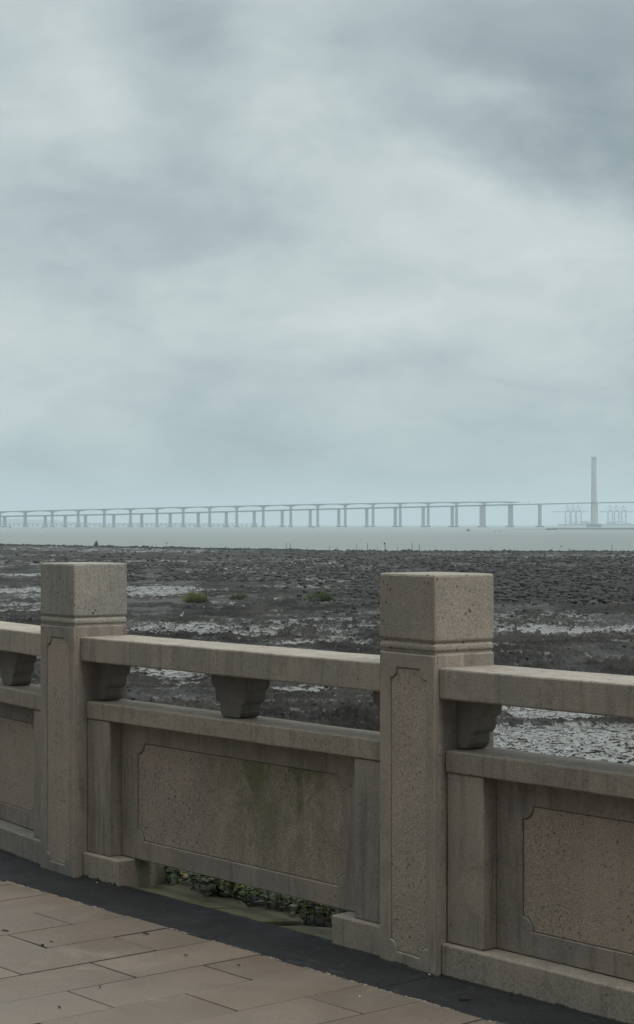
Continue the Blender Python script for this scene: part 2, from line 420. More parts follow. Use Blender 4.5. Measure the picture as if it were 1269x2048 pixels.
# low plants behind the gap
def leaf_mat(name, c1, c2, c3=None):
    m, nt, b = new_mat(name); g = G(nt)
    r = g.node('ShaderNodeAttribute', attribute_name='tone').outputs['Fac']
    col = g.mix(r, c1, c2)
    if c3: col = g.mix(g.ramp(r, .90, .92), col, c3)
    g.put(b.inputs['Base Color'], col); b.inputs['Roughness'].default_value = .55
    b.inputs['Specular IOR Level'].default_value = .3
    return m
class Leaves:
    def __init__(s): s.v = []; s.f = []; s.t = []
    def leaf(s, p, d, up, L, W, t):
        sd = d.cross(up).normalized(); n = len(s.v); m = p + d * L * .5 + up * L * .06
        s.v += [tuple(p), tuple(m + sd * W), tuple(p + d * L), tuple(m - sd * W)]
        s.f.append((n, n + 1, n + 2, n + 3)); s.t.append(t)
    def blade(s, p, tip, bend, w, t):
        side = Vector((random.uniform(-1, 1), random.uniform(-1, 1), 0)).normalized() * w
        n = len(s.v); m = (p + tip) / 2 + bend
        s.v += [tuple(p - side), tuple(p + side), tuple(m + side * .8), tuple(m - side * .8), tuple(tip)]
        s.f += [(n, n + 1, n + 2, n + 3), (n + 3, n + 2, n + 4)]; s.t += [t, t]
    def build(s, name, m, parent=None, loc=(0, 0, 0)):
        me = bpy.data.meshes.new(name); me.from_pydata(s.v, [], s.f)
        a = me.attributes.new('tone', 'FLOAT', 'FACE'); a.data.foreach_set('value', s.t)
        return link(name, me, m, parent, loc)
lf = Leaves()
for _ in range(430):
    x = random.uniform(-2.6, .4); y = .28 + .55 * random.random() ** 1.8
    h = random.uniform(.05, .26)
    base = Vector((x, y, -.04)); top = base + Vector((random.uniform(-.07, .07), random.uniform(-.08, .05), h))
    lf.blade(base, top, Vector((0, 0, 0)), .002, random.uniform(0, .3))
    for k in range(random.randint(8, 16)):
        q = base.lerp(top, random.uniform(.15, 1)); a = random.uniform(0, 6.28)
        d = Vector((math.cos(a), math.sin(a), random.uniform(-.5, .5))).normalized()
        lf.leaf(q, d, Vector((0, 0, 1)), random.uniform(.025, .06), random.uniform(.008, .017), random.random())
o = lf.build('low_plants', leaf_mat('broad_leaves', (.028, .048, .010), (.135, .150, .032), (.18, .09, .04)))
kind(o, 'stuff', 'leafy weeds growing behind the balustrade')

# sea wall and revetment falling to the mudflat
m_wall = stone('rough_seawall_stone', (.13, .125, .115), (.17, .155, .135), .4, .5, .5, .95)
bm = bmesh.new()
prof = [(.90, -.05), (1.25, -.05), (1.30, -.35), (9.5, -5.6), (9.5, -7), (.9, -7)]
t = bmesh.new(); n = 60; rows = []
for i in range(n + 1):
    x = -260 + 300 * i / n
    rows.append([t.verts.new((x, y, z)) for y, z in prof])
for i in range(n):
    for j in range(len(prof)):
        k = (j + 1) % len(prof); t.faces.new((rows[i][j], rows[i][k], rows[i + 1][k], rows[i + 1][j]))
t.faces.new(rows[0]); t.faces.new(list(reversed(rows[-1])))
o = from_bm('seawall', t, m_wall); tag(o, 'sloping stone sea wall falling from the promenade to the mud', 'sea wall')

# fallen leaves and twigs on the paving
def curled_leaf(px, py, L, W, rz, label, col, lift=.0014):
    if L < .038: L *= .8; W *= .8
    p = at(px, py, 0); t = bmesh.new(); N = 7; rowsv = []
    for i in range(N):
        u = i / (N - 1); w = W * math.sin(math.pi * min(.97, max(.04, u))) ** .7
        rowsv.append([t.verts.new(((u - .5) * L, s * w, lift * .4 + lift * 2.2 * (s * s) + lift * math.sin(u * 5))) for s in (-1, -.4, .4, 1)])
    for i in range(N - 1):
        for j in range(3): t.faces.new((rowsv[i][j], rowsv[i][j + 1], rowsv[i + 1][j + 1], rowsv[i + 1][j]))
    ex = bmesh.ops.solidify(t, geom=list(t.faces), thickness=.0006)
    o = from_bm('fallen_leaf', t, col); o.location = (p.x, p.y, .0015); o.rotation_euler = (0, 0, rz)
    tag(o, label, 'leaf'); return o
dl = simple('dead_leaf_brown', (.075, .045, .030), .8, .3, 60); dd = simple('dead_leaf_dark', (.030, .020, .015), .85, .3, 60)
curled_leaf(929, 1998, .040, .008, 1.1, 'reddish brown dead leaf on the dark slate strip near the right plinth', dl)
curled_leaf(293, 1868, .028, .007, .9, 'dark curled leaf on a paving slab near the kerb, in the middle of the photo', dd)
curled_leaf(86, 1892, .016, .008, .3, 'small black clump at a paving joint corner on the left', dd, .002)
curled_leaf(12, 1862, .034, .006, .7, 'dark twiggy leaf by the left edge of the paving', dd)
curled_leaf(104, 1884, .016, .003, .8, 'thin curl of bark left of centre on the paving', dl)
curled_leaf(373, 1911, .018, .004, 1.5, 'small brown leaf on the paving right of the curled dark leaf', dl)
curled_leaf(478, 1931, .014, .004, .4, 'tiny brown leaf on the paving in front of the open gap', dl)
curled_leaf(201, 1974, .010, .004, 0, 'black crumb on the paving below a short joint', dd)
curled_leaf(120, 2015, .012, .005, .6, 'dark crumb at the lower left on the paving', dd)
curled_leaf(8, 1762, .03, .008, .6, 'dead leaf caught against the slate strip at the far left', dd)
for px, py, z, lb in ((196, 1765, 0, 'tiny white pebble on the slate strip by the left plinth block'), (860.5, 1948, 0, 'tiny white pebble at the foot of the nearer post'), (722, 1992, 0, 'tiny white pebble on the paving below the nearer post')):
    t = bmesh.new(); bmesh.ops.create_icosphere(t, subdivisions=2, radius=.0035)
    for v in t.verts: v.co *= 1 + .3 * mnoise.noise(v.co * 300); v.co.z *= .6
    p = at(px, py, 0); o = from_bm('pebble', t, simple('white_pebble', (.30, .30, .28), .6)); o.location = (p.x, p.y - .004, .002); tag(o, lb, 'pebble')

# ------------------------------------------------------------------ mudflat
def lattice(ix, iy, seed):
    n = (ix * 374761393 + iy * 668265263 + seed * 982451653) & 0xFFFFFFFF
    n = ((n ^ (n >> 13)) * 1274126177) & 0xFFFFFFFF
    n = n ^ (n >> 16)
    return (n & 0xFFFF) / 65535.0
def vnoise(x, y, seed):
    xi = np.floor(x).astype(np.int64); yi = np.floor(y).astype(np.int64); fx = x - xi; fy = y - yi
    fx = fx * fx * (3 - 2 * fx); fy = fy * fy * (3 - 2 * fy)
    a = lattice(xi, yi, seed); b = lattice(xi + 1, yi, seed); c = lattice(xi, yi + 1, seed); d = lattice(xi + 1, yi + 1, seed)
    return (a * (1 - fx) + b * fx) * (1 - fy) + (c * (1 - fx) + d * fx) * fy - .5
def fbm(x, y, s, octs, rough=.5, seed=0):
    r = 0; a = 1.0
    for o in range(octs):
        ca, sa = math.cos(o * 1.1 + .4), math.sin(o * 1.1 + .4)
        r = r + a * vnoise((x * ca - y * sa) * s, (x * sa + y * ca) * s, seed + o); a *= rough; s *= 2.03
    return r
# wet areas of the flat: (image x, image y, half width, half height, weight) turned into ground positions
WET = [(60, 1150, 110, 3, .8), (50, 1166, 110, 3, .6), (40, 1182, 90, 4, .9), (60, 1207, 110, 9, .45), (60, 1226, 90, 3, .3),
       (320, 1186, 75, 8, 1.1), (340, 1177, 70, 4, .6), (470, 1138, 80, 2.5, .7), (200, 1118, 60, 1.5, .5), (60, 1122, 60, 1.6, .4),
       (590, 1172, 90, 4, .9), (700, 1165, 60, 3, .7), (560, 1198, 90, 5, .55), (440, 1206, 60, 4, .5), (690, 1190, 60, 4, .5), (470, 1215, 90, 4, .3),
       (330, 1256, 130, 10, .75), (460, 1268, 120, 9, .65), (640, 1262, 120, 6, .35), (700, 1252, 80, 4, .45), (690, 1284, 120, 6, .4), (600, 1245, 80, 3, .35), (560, 1288, 160, 6, .5),
       (40, 1255, 70, 4, .3),
       (330, 1345, 110, 8, .95), (480, 1352, 130, 7, .8), (650, 1372, 120, 11, 1.05), (720, 1400, 90, 9, .8), (300, 1372, 60, 5, .4), (560, 1382, 90, 3, .4), (560, 1404, 80, 3, .35), (330, 1398, 60, 3, .35),
       (1010, 1200, 40, 4, .7), (1130, 1233, 120, 4, .6), (1030, 1256, 90, 7, .7), (1160, 1262, 130, 7, .7), (1100, 1284, 70, 3, .3), (1110, 1312, 110, 7, .7), (1230, 1322, 70, 5, .6),
       (1220, 1165, 60, 1.5, .4), (1080, 1143, 50, 1.5, .4), (900, 1132, 40, 1.2, .4), (690, 1156, 40, 2, .5),
       (1080, 1428, 150, 16, 1.5), (1150, 1472, 230, 26, 1.9), (1100, 1512, 200, 20, 1.5), (1260, 1500, 110, 30, 1.5), (1250, 1430, 80, 12, 1.4), (1250, 1525, 180, 24, 1.7), (1010, 1500, 110, 34, 1.3), (1120, 1405, 150, 8, 1.2)]
DRY = [(1190, 1447, 120, 3.0, 1.5), (340, 1225, 160, 6, .5), (1100, 1175, 320, 32, .8), (500, 1150, 320, 7, .4), (634, 1112, 900, 9, .4), (450, 1320, 200, 12, .3), (1130, 1345, 200, 10, .4), (1130, 1300, 120, 3, .3), (400, 1372, 90, 4, .3)]
NR, NC = 620, 860
inv = np.concatenate([np.linspace(1 / 620, 1 / 42, NR - 40), np.linspace(1 / 41, 1 / 12, 40)])
Dg = 1 / inv
lat = np.linspace(-.30, .30, NC)
DD, TT = np.meshgrid(Dg, lat, indexing='ij')
jit = 1 + .25 * (lattice(*[np.asarray(a, dtype=np.int64) for a in np.meshgrid(np.arange(NR), np.arange(NC), indexing='ij')], 5) - .5) * (DD / 24000) * 6
X = CX + DD * FW.x + DD * TT * RT.x; Y = CY + DD * FW.y + DD * TT * RT.y
base_px = HZ + FPX * (CZ - MUD) / DD; base_x = 634.5 + FPX * TT
wx = fbm(X, Y, .05, 3, .5, 50); wy = fbm(X, Y, .08, 3, .5, 60)
bias = np.zeros_like(X)
for lst, sg in ((WET, 1), (DRY, -1)):
    for (cx, cy, hw, hh, w) in lst:
        c = at(cx, cy, MUD); d0 = FPX * (CZ - MUD) / (cy - HZ)
        ru = d0 * hw / FPX; rd = d0 * hh / (cy - HZ)
        u = (X - c.x) * RT.x + (Y - c.y) * RT.y + wx * ru * .5; v = (X - c.x) * FW.x + (Y - c.y) * FW.y + wy * rd * 1.2
        bias += sg * w * np.exp(-(u / ru) ** 2 - (v / rd) ** 2)
lump = fbm(X, Y, .55, 3, .55, 1) * .9 + fbm(X, Y, 2.1, 4, .62, 20) * .75
broad = fbm(X, Y, .035, 4, .5, 40)
micro = fbm(X, Y, 6.0, 3, .7, 90)
rough_ = np.clip(.6 + 2.2 * fbm(X, Y, .06, 3, .5, 130), .15, 1.6)
zone = np.exp(-((base_px - 1262) / 75) ** 2) * .22 + np.exp(-((base_px - 1370) / 45) ** 2) * .16
dry = .55 + lump * 1.15 + micro * .35 - np.minimum(bias, 2.2) * np.where(base_px > 1400, 1.0, 1.12) - zone + broad * 1.1
calm = np.exp(-((base_x - 1150) / 260) ** 2 - ((base_px - 1470) / 75) ** 2)
dry = dry - lump * .7 * calm - .25 * calm
hgt = np.clip(dry, 0, 3)
amp = .16
H = hgt * amp + (np.clip(lump, 0, 2) * .10 * (hgt > 0) + np.clip(micro, -.1, 1) * .16 * np.clip(hgt * 3, 0, 1)) * rough_ - .03 * (dry < 0)
# scattered clods standing in the shallow water
clod = np.clip(vnoise(X * 3.6, Y * 3.6, 77) - .27, 0, 1) * 1.2 * (bias > .2)
H += clod * .16; drym = np.where(clod > .05, 1.5, dry)

edge = at(0, 1090, MUD)
shore = np.interp(base_x, [-300, 0, 320, 700, 1269, 1600], [588, 566, 498, 428, 420, 420])
sink = np.clip((DD - shore) / 30, 0, 1)
H = H - sink * 2.5
Z = MUD + H
verts = np.stack([X, Y, Z], -1).reshape(-1, 3)
ii = (np.arange(NR - 1)[:, None] * NC + np.arange(NC - 1)[None, :]).reshape(-1)
faces = np.stack([ii, ii + 1, ii + NC + 1, ii + NC], -1)
me = bpy.data.meshes.new('mudflat')
me.vertices.add(len(verts)); me.vertices.foreach_set('co', verts.astype(np.float32).ravel())
me.loops.add(faces.size); me.loops.foreach_set('vertex_index', faces.astype(np.int32).ravel())
me.polygons.add(len(faces)); me.polygons.foreach_set('loop_start', np.arange(0, faces.size, 4, dtype=np.int32)); me.polygons.foreach_set('loop_total', np.full(len(faces), 4, dtype=np.int32))
me.update(calc_edges=True); me.polygons.foreach_set('use_smooth', [True] * len(faces))
a = me.attributes.new('dry', 'FLOAT', 'POINT'); a.data.foreach_set('value', drym.astype(np.float32).ravel())
def mud_mat():
    m, nt, b = new_mat('tidal_mud'); g = G(nt); P = g.pos()
    d = g.node('ShaderNodeAttribute', attribute_name='dry').outputs['Fac']
    fine = g.math('SUBTRACT', g.noise(P, 5.5, 5, .72), .5); fine2 = g.math('SUBTRACT', g.noise(P, 1.2, 5, .65), .5); fine3 = g.math('SUBTRACT', g.noise(P, .3, 4, .6), .5)
    dd_ = g.math('ADD', d, g.math('ADD', g.math('MULTIPLY', fine, 1.5), g.math('ADD', g.math('MULTIPLY', fine2, 1.8), g.math('MULTIPLY', fine3, 1.3))))
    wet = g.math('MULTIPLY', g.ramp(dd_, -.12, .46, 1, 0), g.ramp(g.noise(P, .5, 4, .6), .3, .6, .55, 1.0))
    col = g.mix(g.ramp(g.noise(P, .25, 5, .6), .38, .62), (.012, .010, .0088), (.044, .037, .031))
    col = g.mix(g.ramp(g.noise(P, .07, 4, .6), .54, .66), col, (.052, .045, .038))
    col = g.mix(g.ramp(g.noise(P, 3.5, 5, .7), .5, .75), col, (.012, .010, .009))
    col = g.mix(g.math('MULTIPLY', g.ramp(g.noise(P, 2.0, 4, .7), .60, .72), .5), col, (.060, .052, .044))
    spk = g.ramp(g.noise(P, 4.2, 4, .75), .52, .60)
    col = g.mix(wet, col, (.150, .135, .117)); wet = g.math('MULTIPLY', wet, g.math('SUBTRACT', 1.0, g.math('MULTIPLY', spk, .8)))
    col = g.mix(g.math('MULTIPLY', spk, .6), col, (.03, .026, .022))
    g.put(b.inputs['Base Color'], col)
    g.put(b.inputs['Roughness'], g.mix(wet, g.mix(g.ramp(g.noise(P, .12, 5, .65), .48, .62), (.92, .92, .92), (.62, .62, .62)), (.34, .34, .34)))
    g.put(b.inputs['Specular IOR Level'], g.mix(wet, g.mix(g.ramp(g.noise(P, .12, 5, .65), .48, .62), (.08, .08, .08), (.22, .22, .22)), (.6, .6, .6)))
    h = g.math('MULTIPLY', g.math('SUBTRACT', 1.0, g.math('MULTIPLY', wet, .93)), g.math('ADD', g.noise(P, 7, 6, .75), g.noise(P, 1.6, 4, .6)))
    g.put(b.inputs['Normal'], g.bump(h, .9, .16))
    return m
o = link('mudflat', me, mud_mat()); kind(o, 'structure', 'dark tidal mudflat with shallow puddles')

# wide plain mud beyond the detailed part
bm = bmesh.new(); S = 30000
q = [bm.verts.new((x, y, -8.0)) for x, y in ((-S, -S), (S, -S), (S, S), (-S, S))]; bm.faces.new(q)
o = from_bm('seabed', bm, simple('seabed_mud', (.05, .045, .04), .9)); kind(o, 'structure')

# sea
m, nt, b = new_mat('sea_water'); g = G(nt); P = g.pos()
n1 = g.noise(g.vmath('MULTIPLY', P, (.0016, .0016, 1)), 1, 4, .5)
g.put(b.inputs['Base Color'], g.mix(g.ramp(n1, .35, .65), (.105, .118, .104), (.135, .148, .130)))
b.inputs['Roughness'].default_value = .38; b.inputs['Specular IOR Level'].default_value = .36
bw = g.math('ADD', g.noise(g.vmath('MULTIPLY', P, (.5, .5, 1)), 1, 4, .6), g.math('MULTIPLY', g.noise(g.vmath('MULTIPLY', P, (.03, .03, 1)), 1, 4, .5), 5))
g.put(b.inputs['Normal'], g.bump(bw, .7, .5))
bm = bmesh.new(); q = [bm.verts.new((x, y, SEA)) for x, y in ((-S, -S), (S, -S), (S, S), (-S, S))]; bm.faces.new(q)
o = from_bm('sea', bm, m); kind(o, 'structure', 'calm grey green sea')

# rubble stones: base lumps merged into one uncountable field
def lump_proto(sub, seed):
    t = bmesh.new(); bmesh.ops.create_icosphere(t, subdivisions=sub, radius=1)
    for v in t.verts:
        v.co *= 1 + .55 * mnoise.noise(v.co * 1.3 + Vector((seed, 0, 0)))
    vs = np.array([v.co[:] for v in t.verts]); fs = np.array([[v.index for v in f.verts] for f in t.faces]); t.free(); return vs, fs
protos = [lump_proto(1, s * 4.7) for s in range(8)]
def lumps(name, pts, sizes, m, zf=.75):
    V = []; F = []; n = 0
    for p, s in zip(pts, sizes):
        vs, fs = protos[random.randrange(8)]; a = random.uniform(0, 6.28)
        R = np.array([[math.cos(a), -math.sin(a), 0], [math.sin(a), math.cos(a), 0], [0, 0, 1]])
        sc = np.array([s * random.uniform(.7, 1.4), s * random.uniform(.7, 1.3), s * zf * random.uniform(.6, 1.3)])
        V.append((vs * sc) @ R.T + np.array(p)); F.append(fs + n); n += len(vs)
    V = np.concatenate(V); F = np.concatenate(F); me = bpy.data.meshes.new(name)
    me.from_pydata(V.tolist(), [], F.tolist()); return link(name, me, m)
def mud_h(x, y):  # nearest mud grid height
    r = Vector((x - CX, y - CY, 0)); d = r.dot(FW); t = r.dot(RT) / d
    i = int(np.argmin(np.abs(inv - 1 / d))); j = int(np.clip(round((t + .3) / .6 * (NC - 1)), 0, NC - 1)); return float(Z[i, j])
m_rock = simple('dark_oyster_stone', (.030, .027, .025), .9, .45, 3, spec=.2)
pts = []; sz = []
def field(x0, x1, y0, y1, n, s0, s1, dens=None):
    c = 0
    while c < n:
        px = random.uniform(x0, x1)
        u = random.random(); py = y0 + (y1 - y0) * u
        if dens and random.random() > dens(px, py): c += .3; continue
        p = at(px, py, MUD); s = random.uniform(s0, s1)
        pts.append((p.x, p.y, mud_h(p.x, p.y) + s * .15)); sz.append(s); c += 1
def dn(px, py):
    k = 1.0
    if py > 1190: k *= max(0, 1 - (py - 1190) / 26)
    k *= min(1, max(.1, (px - 560) / 500))
    return k * (.35 + 1.3 * max(0, mnoise.noise(Vector((px * .012, py * .08, 0))) + .35))
field(560, 1420, 1116, 1214, 5200, .15, .44, dn)
field(250, 780, 1128, 1166, 1100, .12, .36, lambda a, b_: .25 + 1.2 * max(0, mnoise.noise(Vector((a * .014, b_ * .1, 4))) + .25))
field(-100, 1400, 1104, 1128, 700, .15, .45)
field(-100, 1400, 1215, 1330, 420, .05, .15)
field(600, 1300, 1200, 1240, 160, .1, .22)
field(200, 800, 1330, 1450, 260, .04, .10)
field(980, 1400, 1395, 1540, 1500, .012, .045)
o = lumps('rubble_stones', pts, sz, m_rock, .6); kind(o, 'stuff', 'field of dark stones and oyster rubble on the mud')
# bumpy dark line of stones along the water's edge
pts = []; sz = []
for _ in range(2600):
    px = random.uniform(-300, 1600); sh = float(np.interp(px, [-300, 0, 320, 700, 1269, 1600], [588, 566, 498, 428, 420, 420]))
    d = sh + 12 - abs(random.gauss(0, 14)) + 6 * mnoise.noise(Vector((px * .01, 0, 0)))
    p = far(px, d); s = random.uniform(.22, .52) * (1 + .5 * mnoise.noise(Vector((px * .03, 7, 0))))
    pts.append((p.x, p.y, MUD + .02)); sz.append(s)
o = lumps('shoreline_stones', pts, sz, m_rock, .85); kind(o, 'stuff', 'dark stones lining the edge of the mudflat')

# individual bigger stones
def stone_at(px, py, s, label):
    p = at(px, py, MUD); t = bmesh.new(); bmesh.ops.create_icosphere(t, subdivisions=3, radius=s)
    for v in t.verts:
        v.co *= 1 + .5 * mnoise.noise(v.co / s * 1.2 + Vector((px, 0, 0))) + .2 * mnoise.noise(v.co / s * 3); v.co.z *= .7
    o = from_bm('stone', t, m_rock); o.location = (p.x, p.y, MUD + s * .25); tag(o, label, 'stone')
stone_at(1024, 1448, .10, 'dark stone alone in the bright wet mud beside the right bracket')
stone_at(527, 1180, .34, 'dark stone at the right end of a row in the puddle between the grass clumps')
stone_at(504, 1179, .30, 'middle dark stone of the row between the grass clumps')
stone_at(484, 1177, .33, 'dark stone at the left end of the row, above the faint grass clump')
stone_at(408, 1171, .26, 'small dark stone behind the leftmost grass clump')
stone_at(676, 1184, .30, 'dark stone right of the darkest grass clump')
stone_at(570, 1191, .30, 'flat grey stone between the faint and the dark grass clumps')
stone_at(618, 1228, .16, 'small dark stone on the mud below the darkest grass clump')
stone_at(1240, 1527, .07, 'small dark stone near the right edge just above the lower rail')
stone_at(672, 1383, .12, 'dark clod on wet mud under the handrail left of the nearer post')

# ------------------------------------------------------------------ grass clumps, stakes, bird
def clump(px, py, wid, ht, n, c1, c2, label):
    p = at(px, py, MUD); L = Leaves()
    for _ in range(n):
        r = wid * math.sqrt(random.random()) * .5; a = random.uniform(0, 6.28)
        k = .55 + .6 * mnoise.noise(Vector((r * math.cos(a) * 1.6, r * math.sin(a) * 1.6, px)))
        b0 = Vector((r * math.cos(a), r * math.sin(a) * .6, -.05)); h = ht * (1 - .5 * (2 * r / wid) ** 2) * random.uniform(.5, 1.05) * (k + .35)
        tip = b0 + Vector((math.cos(a) * r * .35 + random.uniform(-.16, .16), math.sin(a) * r * .3 + random.uniform(-.1, .1), h))
        L.blade(b0, tip, Vector((random.uniform(-.04, .04), random.uniform(-.04, .04), .05)), random.uniform(.008, .018), random.random())
    o = L.build('grass_clump', leaf_mat('marsh_grass', c1, c2), None, (p.x, p.y, MUD + .05)); tag(o, label, 'marsh grass', 'grass clumps on the mudflat')
clump(392, 1207, 2.25, 1.15, 2600, (.085, .105, .028), (.200, .215, .070), 'yellow green grass clump beside the tall stake on the mud')
clump(479, 1202, 1.9, .95, 700, (.045, .052, .020), (.085, .095, .035), 'faint sparse grass clump in the middle of the three')
clump(641, 1208, 2.5, 1.2, 3000, (.038, .060, .018), (.105, .135, .045), 'dark green grass clump just left of the nearer post')
clump(900 - 355, 1185, 1.4, .30, 120, (.05, .055, .03), (.08, .085, .04), 'low thin tuft of grass between the faint and dark clumps')

def tube(bm, pts, rad, seg=6):
    rings = []
    for i, (p, r) in enumerate(zip(pts, rad)):
        p = Vector(p); d = (Vector(pts[min(i + 1, len(pts) - 1)]) - Vector(pts[max(i - 1, 0)])).normalized()
        s = d.cross(Vector((.3, .9, .1))).normalized(); u = s.cross(d)
        rings.append([bm.verts.new(p + (s * math.cos(k * 2 * math.pi / seg) + u * math.sin(k * 2 * math.pi / seg)) * r) for k in range(seg)])
    for i in range(len(rings) - 1):
        for k in range(seg): bm.faces.new((rings[i][k], rings[i][(k + 1) % seg], rings[i + 1][(k + 1) % seg], rings[i + 1][k]))
    bm.faces.new(rings[0]); bm.faces.new(list(reversed(rings[-1])))
m_wood = simple('dark_wet_wood', (.030, .027, .024), .85, .3, 12)
def stake(px, py, h, r, label, lean=0.0, group=None, top=None, d=None):
    p = at(px, py, MUD) if d is None else far(px, d)
    bm = bmesh.new(); pts_ = [Vector((0, 0, -.3)), Vector((lean * h * .4, 0, h * .5)), Vector((lean * h, 0, h))]
    tube(bm, pts_, [r, r * .95, r * .8])
    if top: tube(bm, [Vector((lean * h, 0, h * .97)), Vector((lean * h - .25, .1, h * 1.03)), Vector((lean * h - .5, .1, h * .9))], [r * 2, r * 2.6, r])
    o = from_bm('wooden_stake', bm, m_wood); o.location = (p.x, p.y, MUD if d is None else SEA + .3); tag(o, label, 'stake', group); return o
stake(413, 1231, 1.85, .045, 'tall dark stake beside the yellow green grass clump', -.01, 'stakes on the mudflat')
stake(545, 1190, .9, .02, 'thin stake behind the low tuft of grass', .02, 'stakes on the mudflat')
SG = 'fishing stakes standing along the shoreline'
sl = [(573, 1102, 1.9, .06, 'left one of the close pair of stakes at the water edge'), (581, 1102, 1.9, .06, 'right one of the close pair of stakes at the water edge'),
      (615, 1103, .9, .05, 'short stake right of the close pair at the water edge'), (660, 1102, 1.3, .05, 'stake left of centre between the pair and the bent stake'),
      (675, 1102, .9, .05, 'short stake nearest the left of the tall centre stake'), (714, 1102, 1.8, .05, 'pale thin stake in the water above the far puddles'),
      (736, 1103, 1.9, .06, 'tall straight stake left of the bent stake'), (755, 1103, 1.1, .05, 'short stake just left of the bent stake'),
      (796, 1103, 1.1, .06, 'short stake just right of the bent stake'), (825, 1103, 2.0, .06, 'tallest stake right of the bent stake'),
      (839, 1103, 1.7, .07, 'thick stake at the right end of the shoreline group'), (1224, 1105, 1.9, .05, 'lone stake by the water near the right edge'),
      (452, 1099, .9, .08, 'short post on the shore right of the gull like mark'), (980, 1103, 1.0, .05, 'short stake above the nearer post cap')]
for px, py, h, r, lb in sl: stake(px, py - .6, h, r, lb, random.uniform(-.04, .04), SG)
stake(771, 1103, 1.9, .07, 'bent stake with a dark rag tied at its top', -.06, SG, True)
stake(334, 1097, 1.5, .05, 'stake with a bent arm on the shore left of centre', .05, SG, True)

def net_frame():
    p = at(193, 1094, MUD); r = thing('driftwood_heap', 'dark heap of branches on the shoreline at the left', 'driftwood', (p.x, p.y, MUD))
    bm = bmesh.new()
    for _ in range(26):
        a = random.uniform(0, 6.28); x = random.uniform(-1.4, 1.4)
        tube(bm, [(x, 0, 0), (x * .5 + random.uniform(-.3, .3), random.uniform(-.3, .3), random.uniform(.5, 1.1)), (x * .2 + random.uniform(-.5, .6), random.uniform(-.3, .3), random.uniform(1.0, 1.9))], [.09, .07, .03], 5)
    from_bm('branches', bm, m_wood, r)
    t = bmesh.new(); bmesh.ops.create_icosphere(t, subdivisions=3, radius=.75)
    for v in t.verts: v.co *= 1 + .5 * mnoise.noise(v.co * 2); v.co.z *= .6
    from_bm('mound', t, m_rock, r)
net_frame()

def egret():
    p = at(364, 1240, MUD); a = 2.6
    o = bpy.data.objects.new('egret', None)
    me = bpy.data.meshes.new('egret'); bm = bmesh.new()
    V = [(-.17, 0, .23), (-.10, 0, .26), (0, 0, .29), (.08, 0, .33), (.12, 0, .38), (.08, 0, .44), (.07, 0, .49), (.11, 0, .525), (.15, 0, .525), (.23, 0, .515)]
    R_ = [.018, .045, .062, .045, .024, .017, .016, .024, .012, .003]
    vs = [bm.verts.new(v) for v in V]
    for i in range(len(vs) - 1): bm.edges.new((vs[i], vs[i + 1]))
    for sy in (-1, 1):
        hip = bm.verts.new((0.0, sy * .03, .22)); kn = bm.verts.new((-.02, sy * .03, .13)); ft = bm.verts.new((.0, sy * .03, .0)); toe = bm.verts.new((.05, sy * .03, .0))
        bm.edges.new((vs[2], hip)); bm.edges.new((hip, kn)); bm.edges.new((kn, ft)); bm.edges.new((ft, toe))
    bm.to_mesh(me); n = len(bm.verts); bm.free()
    o = link('egret', me, simple('white_feathers', (.72, .72, .70), .8))
    sk = o.modifiers.new('skin', 'SKIN'); sv = me.skin_vertices[0].data
    rad = R_ + [.016, .009, .007, .006] * 2
    for i, r in enumerate(rad): sv[i].radius = (r, r)
    sv[2].use_root = True
    ss = o.modifiers.new('sub', 'SUBSURF'); ss.levels = 1; ss.render_levels = 1
    o.location = (p.x, p.y, mud_h(p.x, p.y)); o.rotation_euler = (0, 0, YAW - .3); o.scale = (.85,) * 3
    tag(o, 'small white egret standing on the mud below the yellow green clump', 'bird')
egret()

# ------------------------------------------------------------------ bridges
m_conc = simple('bridge_concrete', (.19, .205, .225), .85, .12, .02)
m_conc_d = simple('bridge_girder', (.10, .12, .14), .8, .1, .02)
FD = 4500.0     # metres to the front bridge
def pxm(d): return d / FPX
def deck(name, xs, ytop, ybot, d, width, parent, m):
    """girder following a list of stations; the outline in elevation extruded by the road width"""
    t = bmesh.new(); rows = []
    for x, yt, yb, dd in zip(xs, ytop, ybot, d):
        p = far(x, dd); zt = CZ + (HZ - yt) * dd / FPX; zb = CZ + (HZ - yb) * dd / FPX
        c = []
        for off, z in ((0, zb), (0, zt - (zt - zb) * .25), (-width * .15, zt), (width * 1.15, zt), (width, zt - (zt - zb) * .25), (width, zb)):
            c.append(t.verts.new((p.x + FW.x * off, p.y + FW.y * off, z)))
        rows.append(c)
    for i in range(len(rows) - 1):
        for j in range(6): k = (j + 1) % 6; t.faces.new((rows[i][j], rows[i][k], rows[i + 1][k], rows[i + 1][j]))
    t.faces.new(rows[0]); t.faces.new(list(reversed(rows[-1])))
    return from_bm(name, t, m, parent)
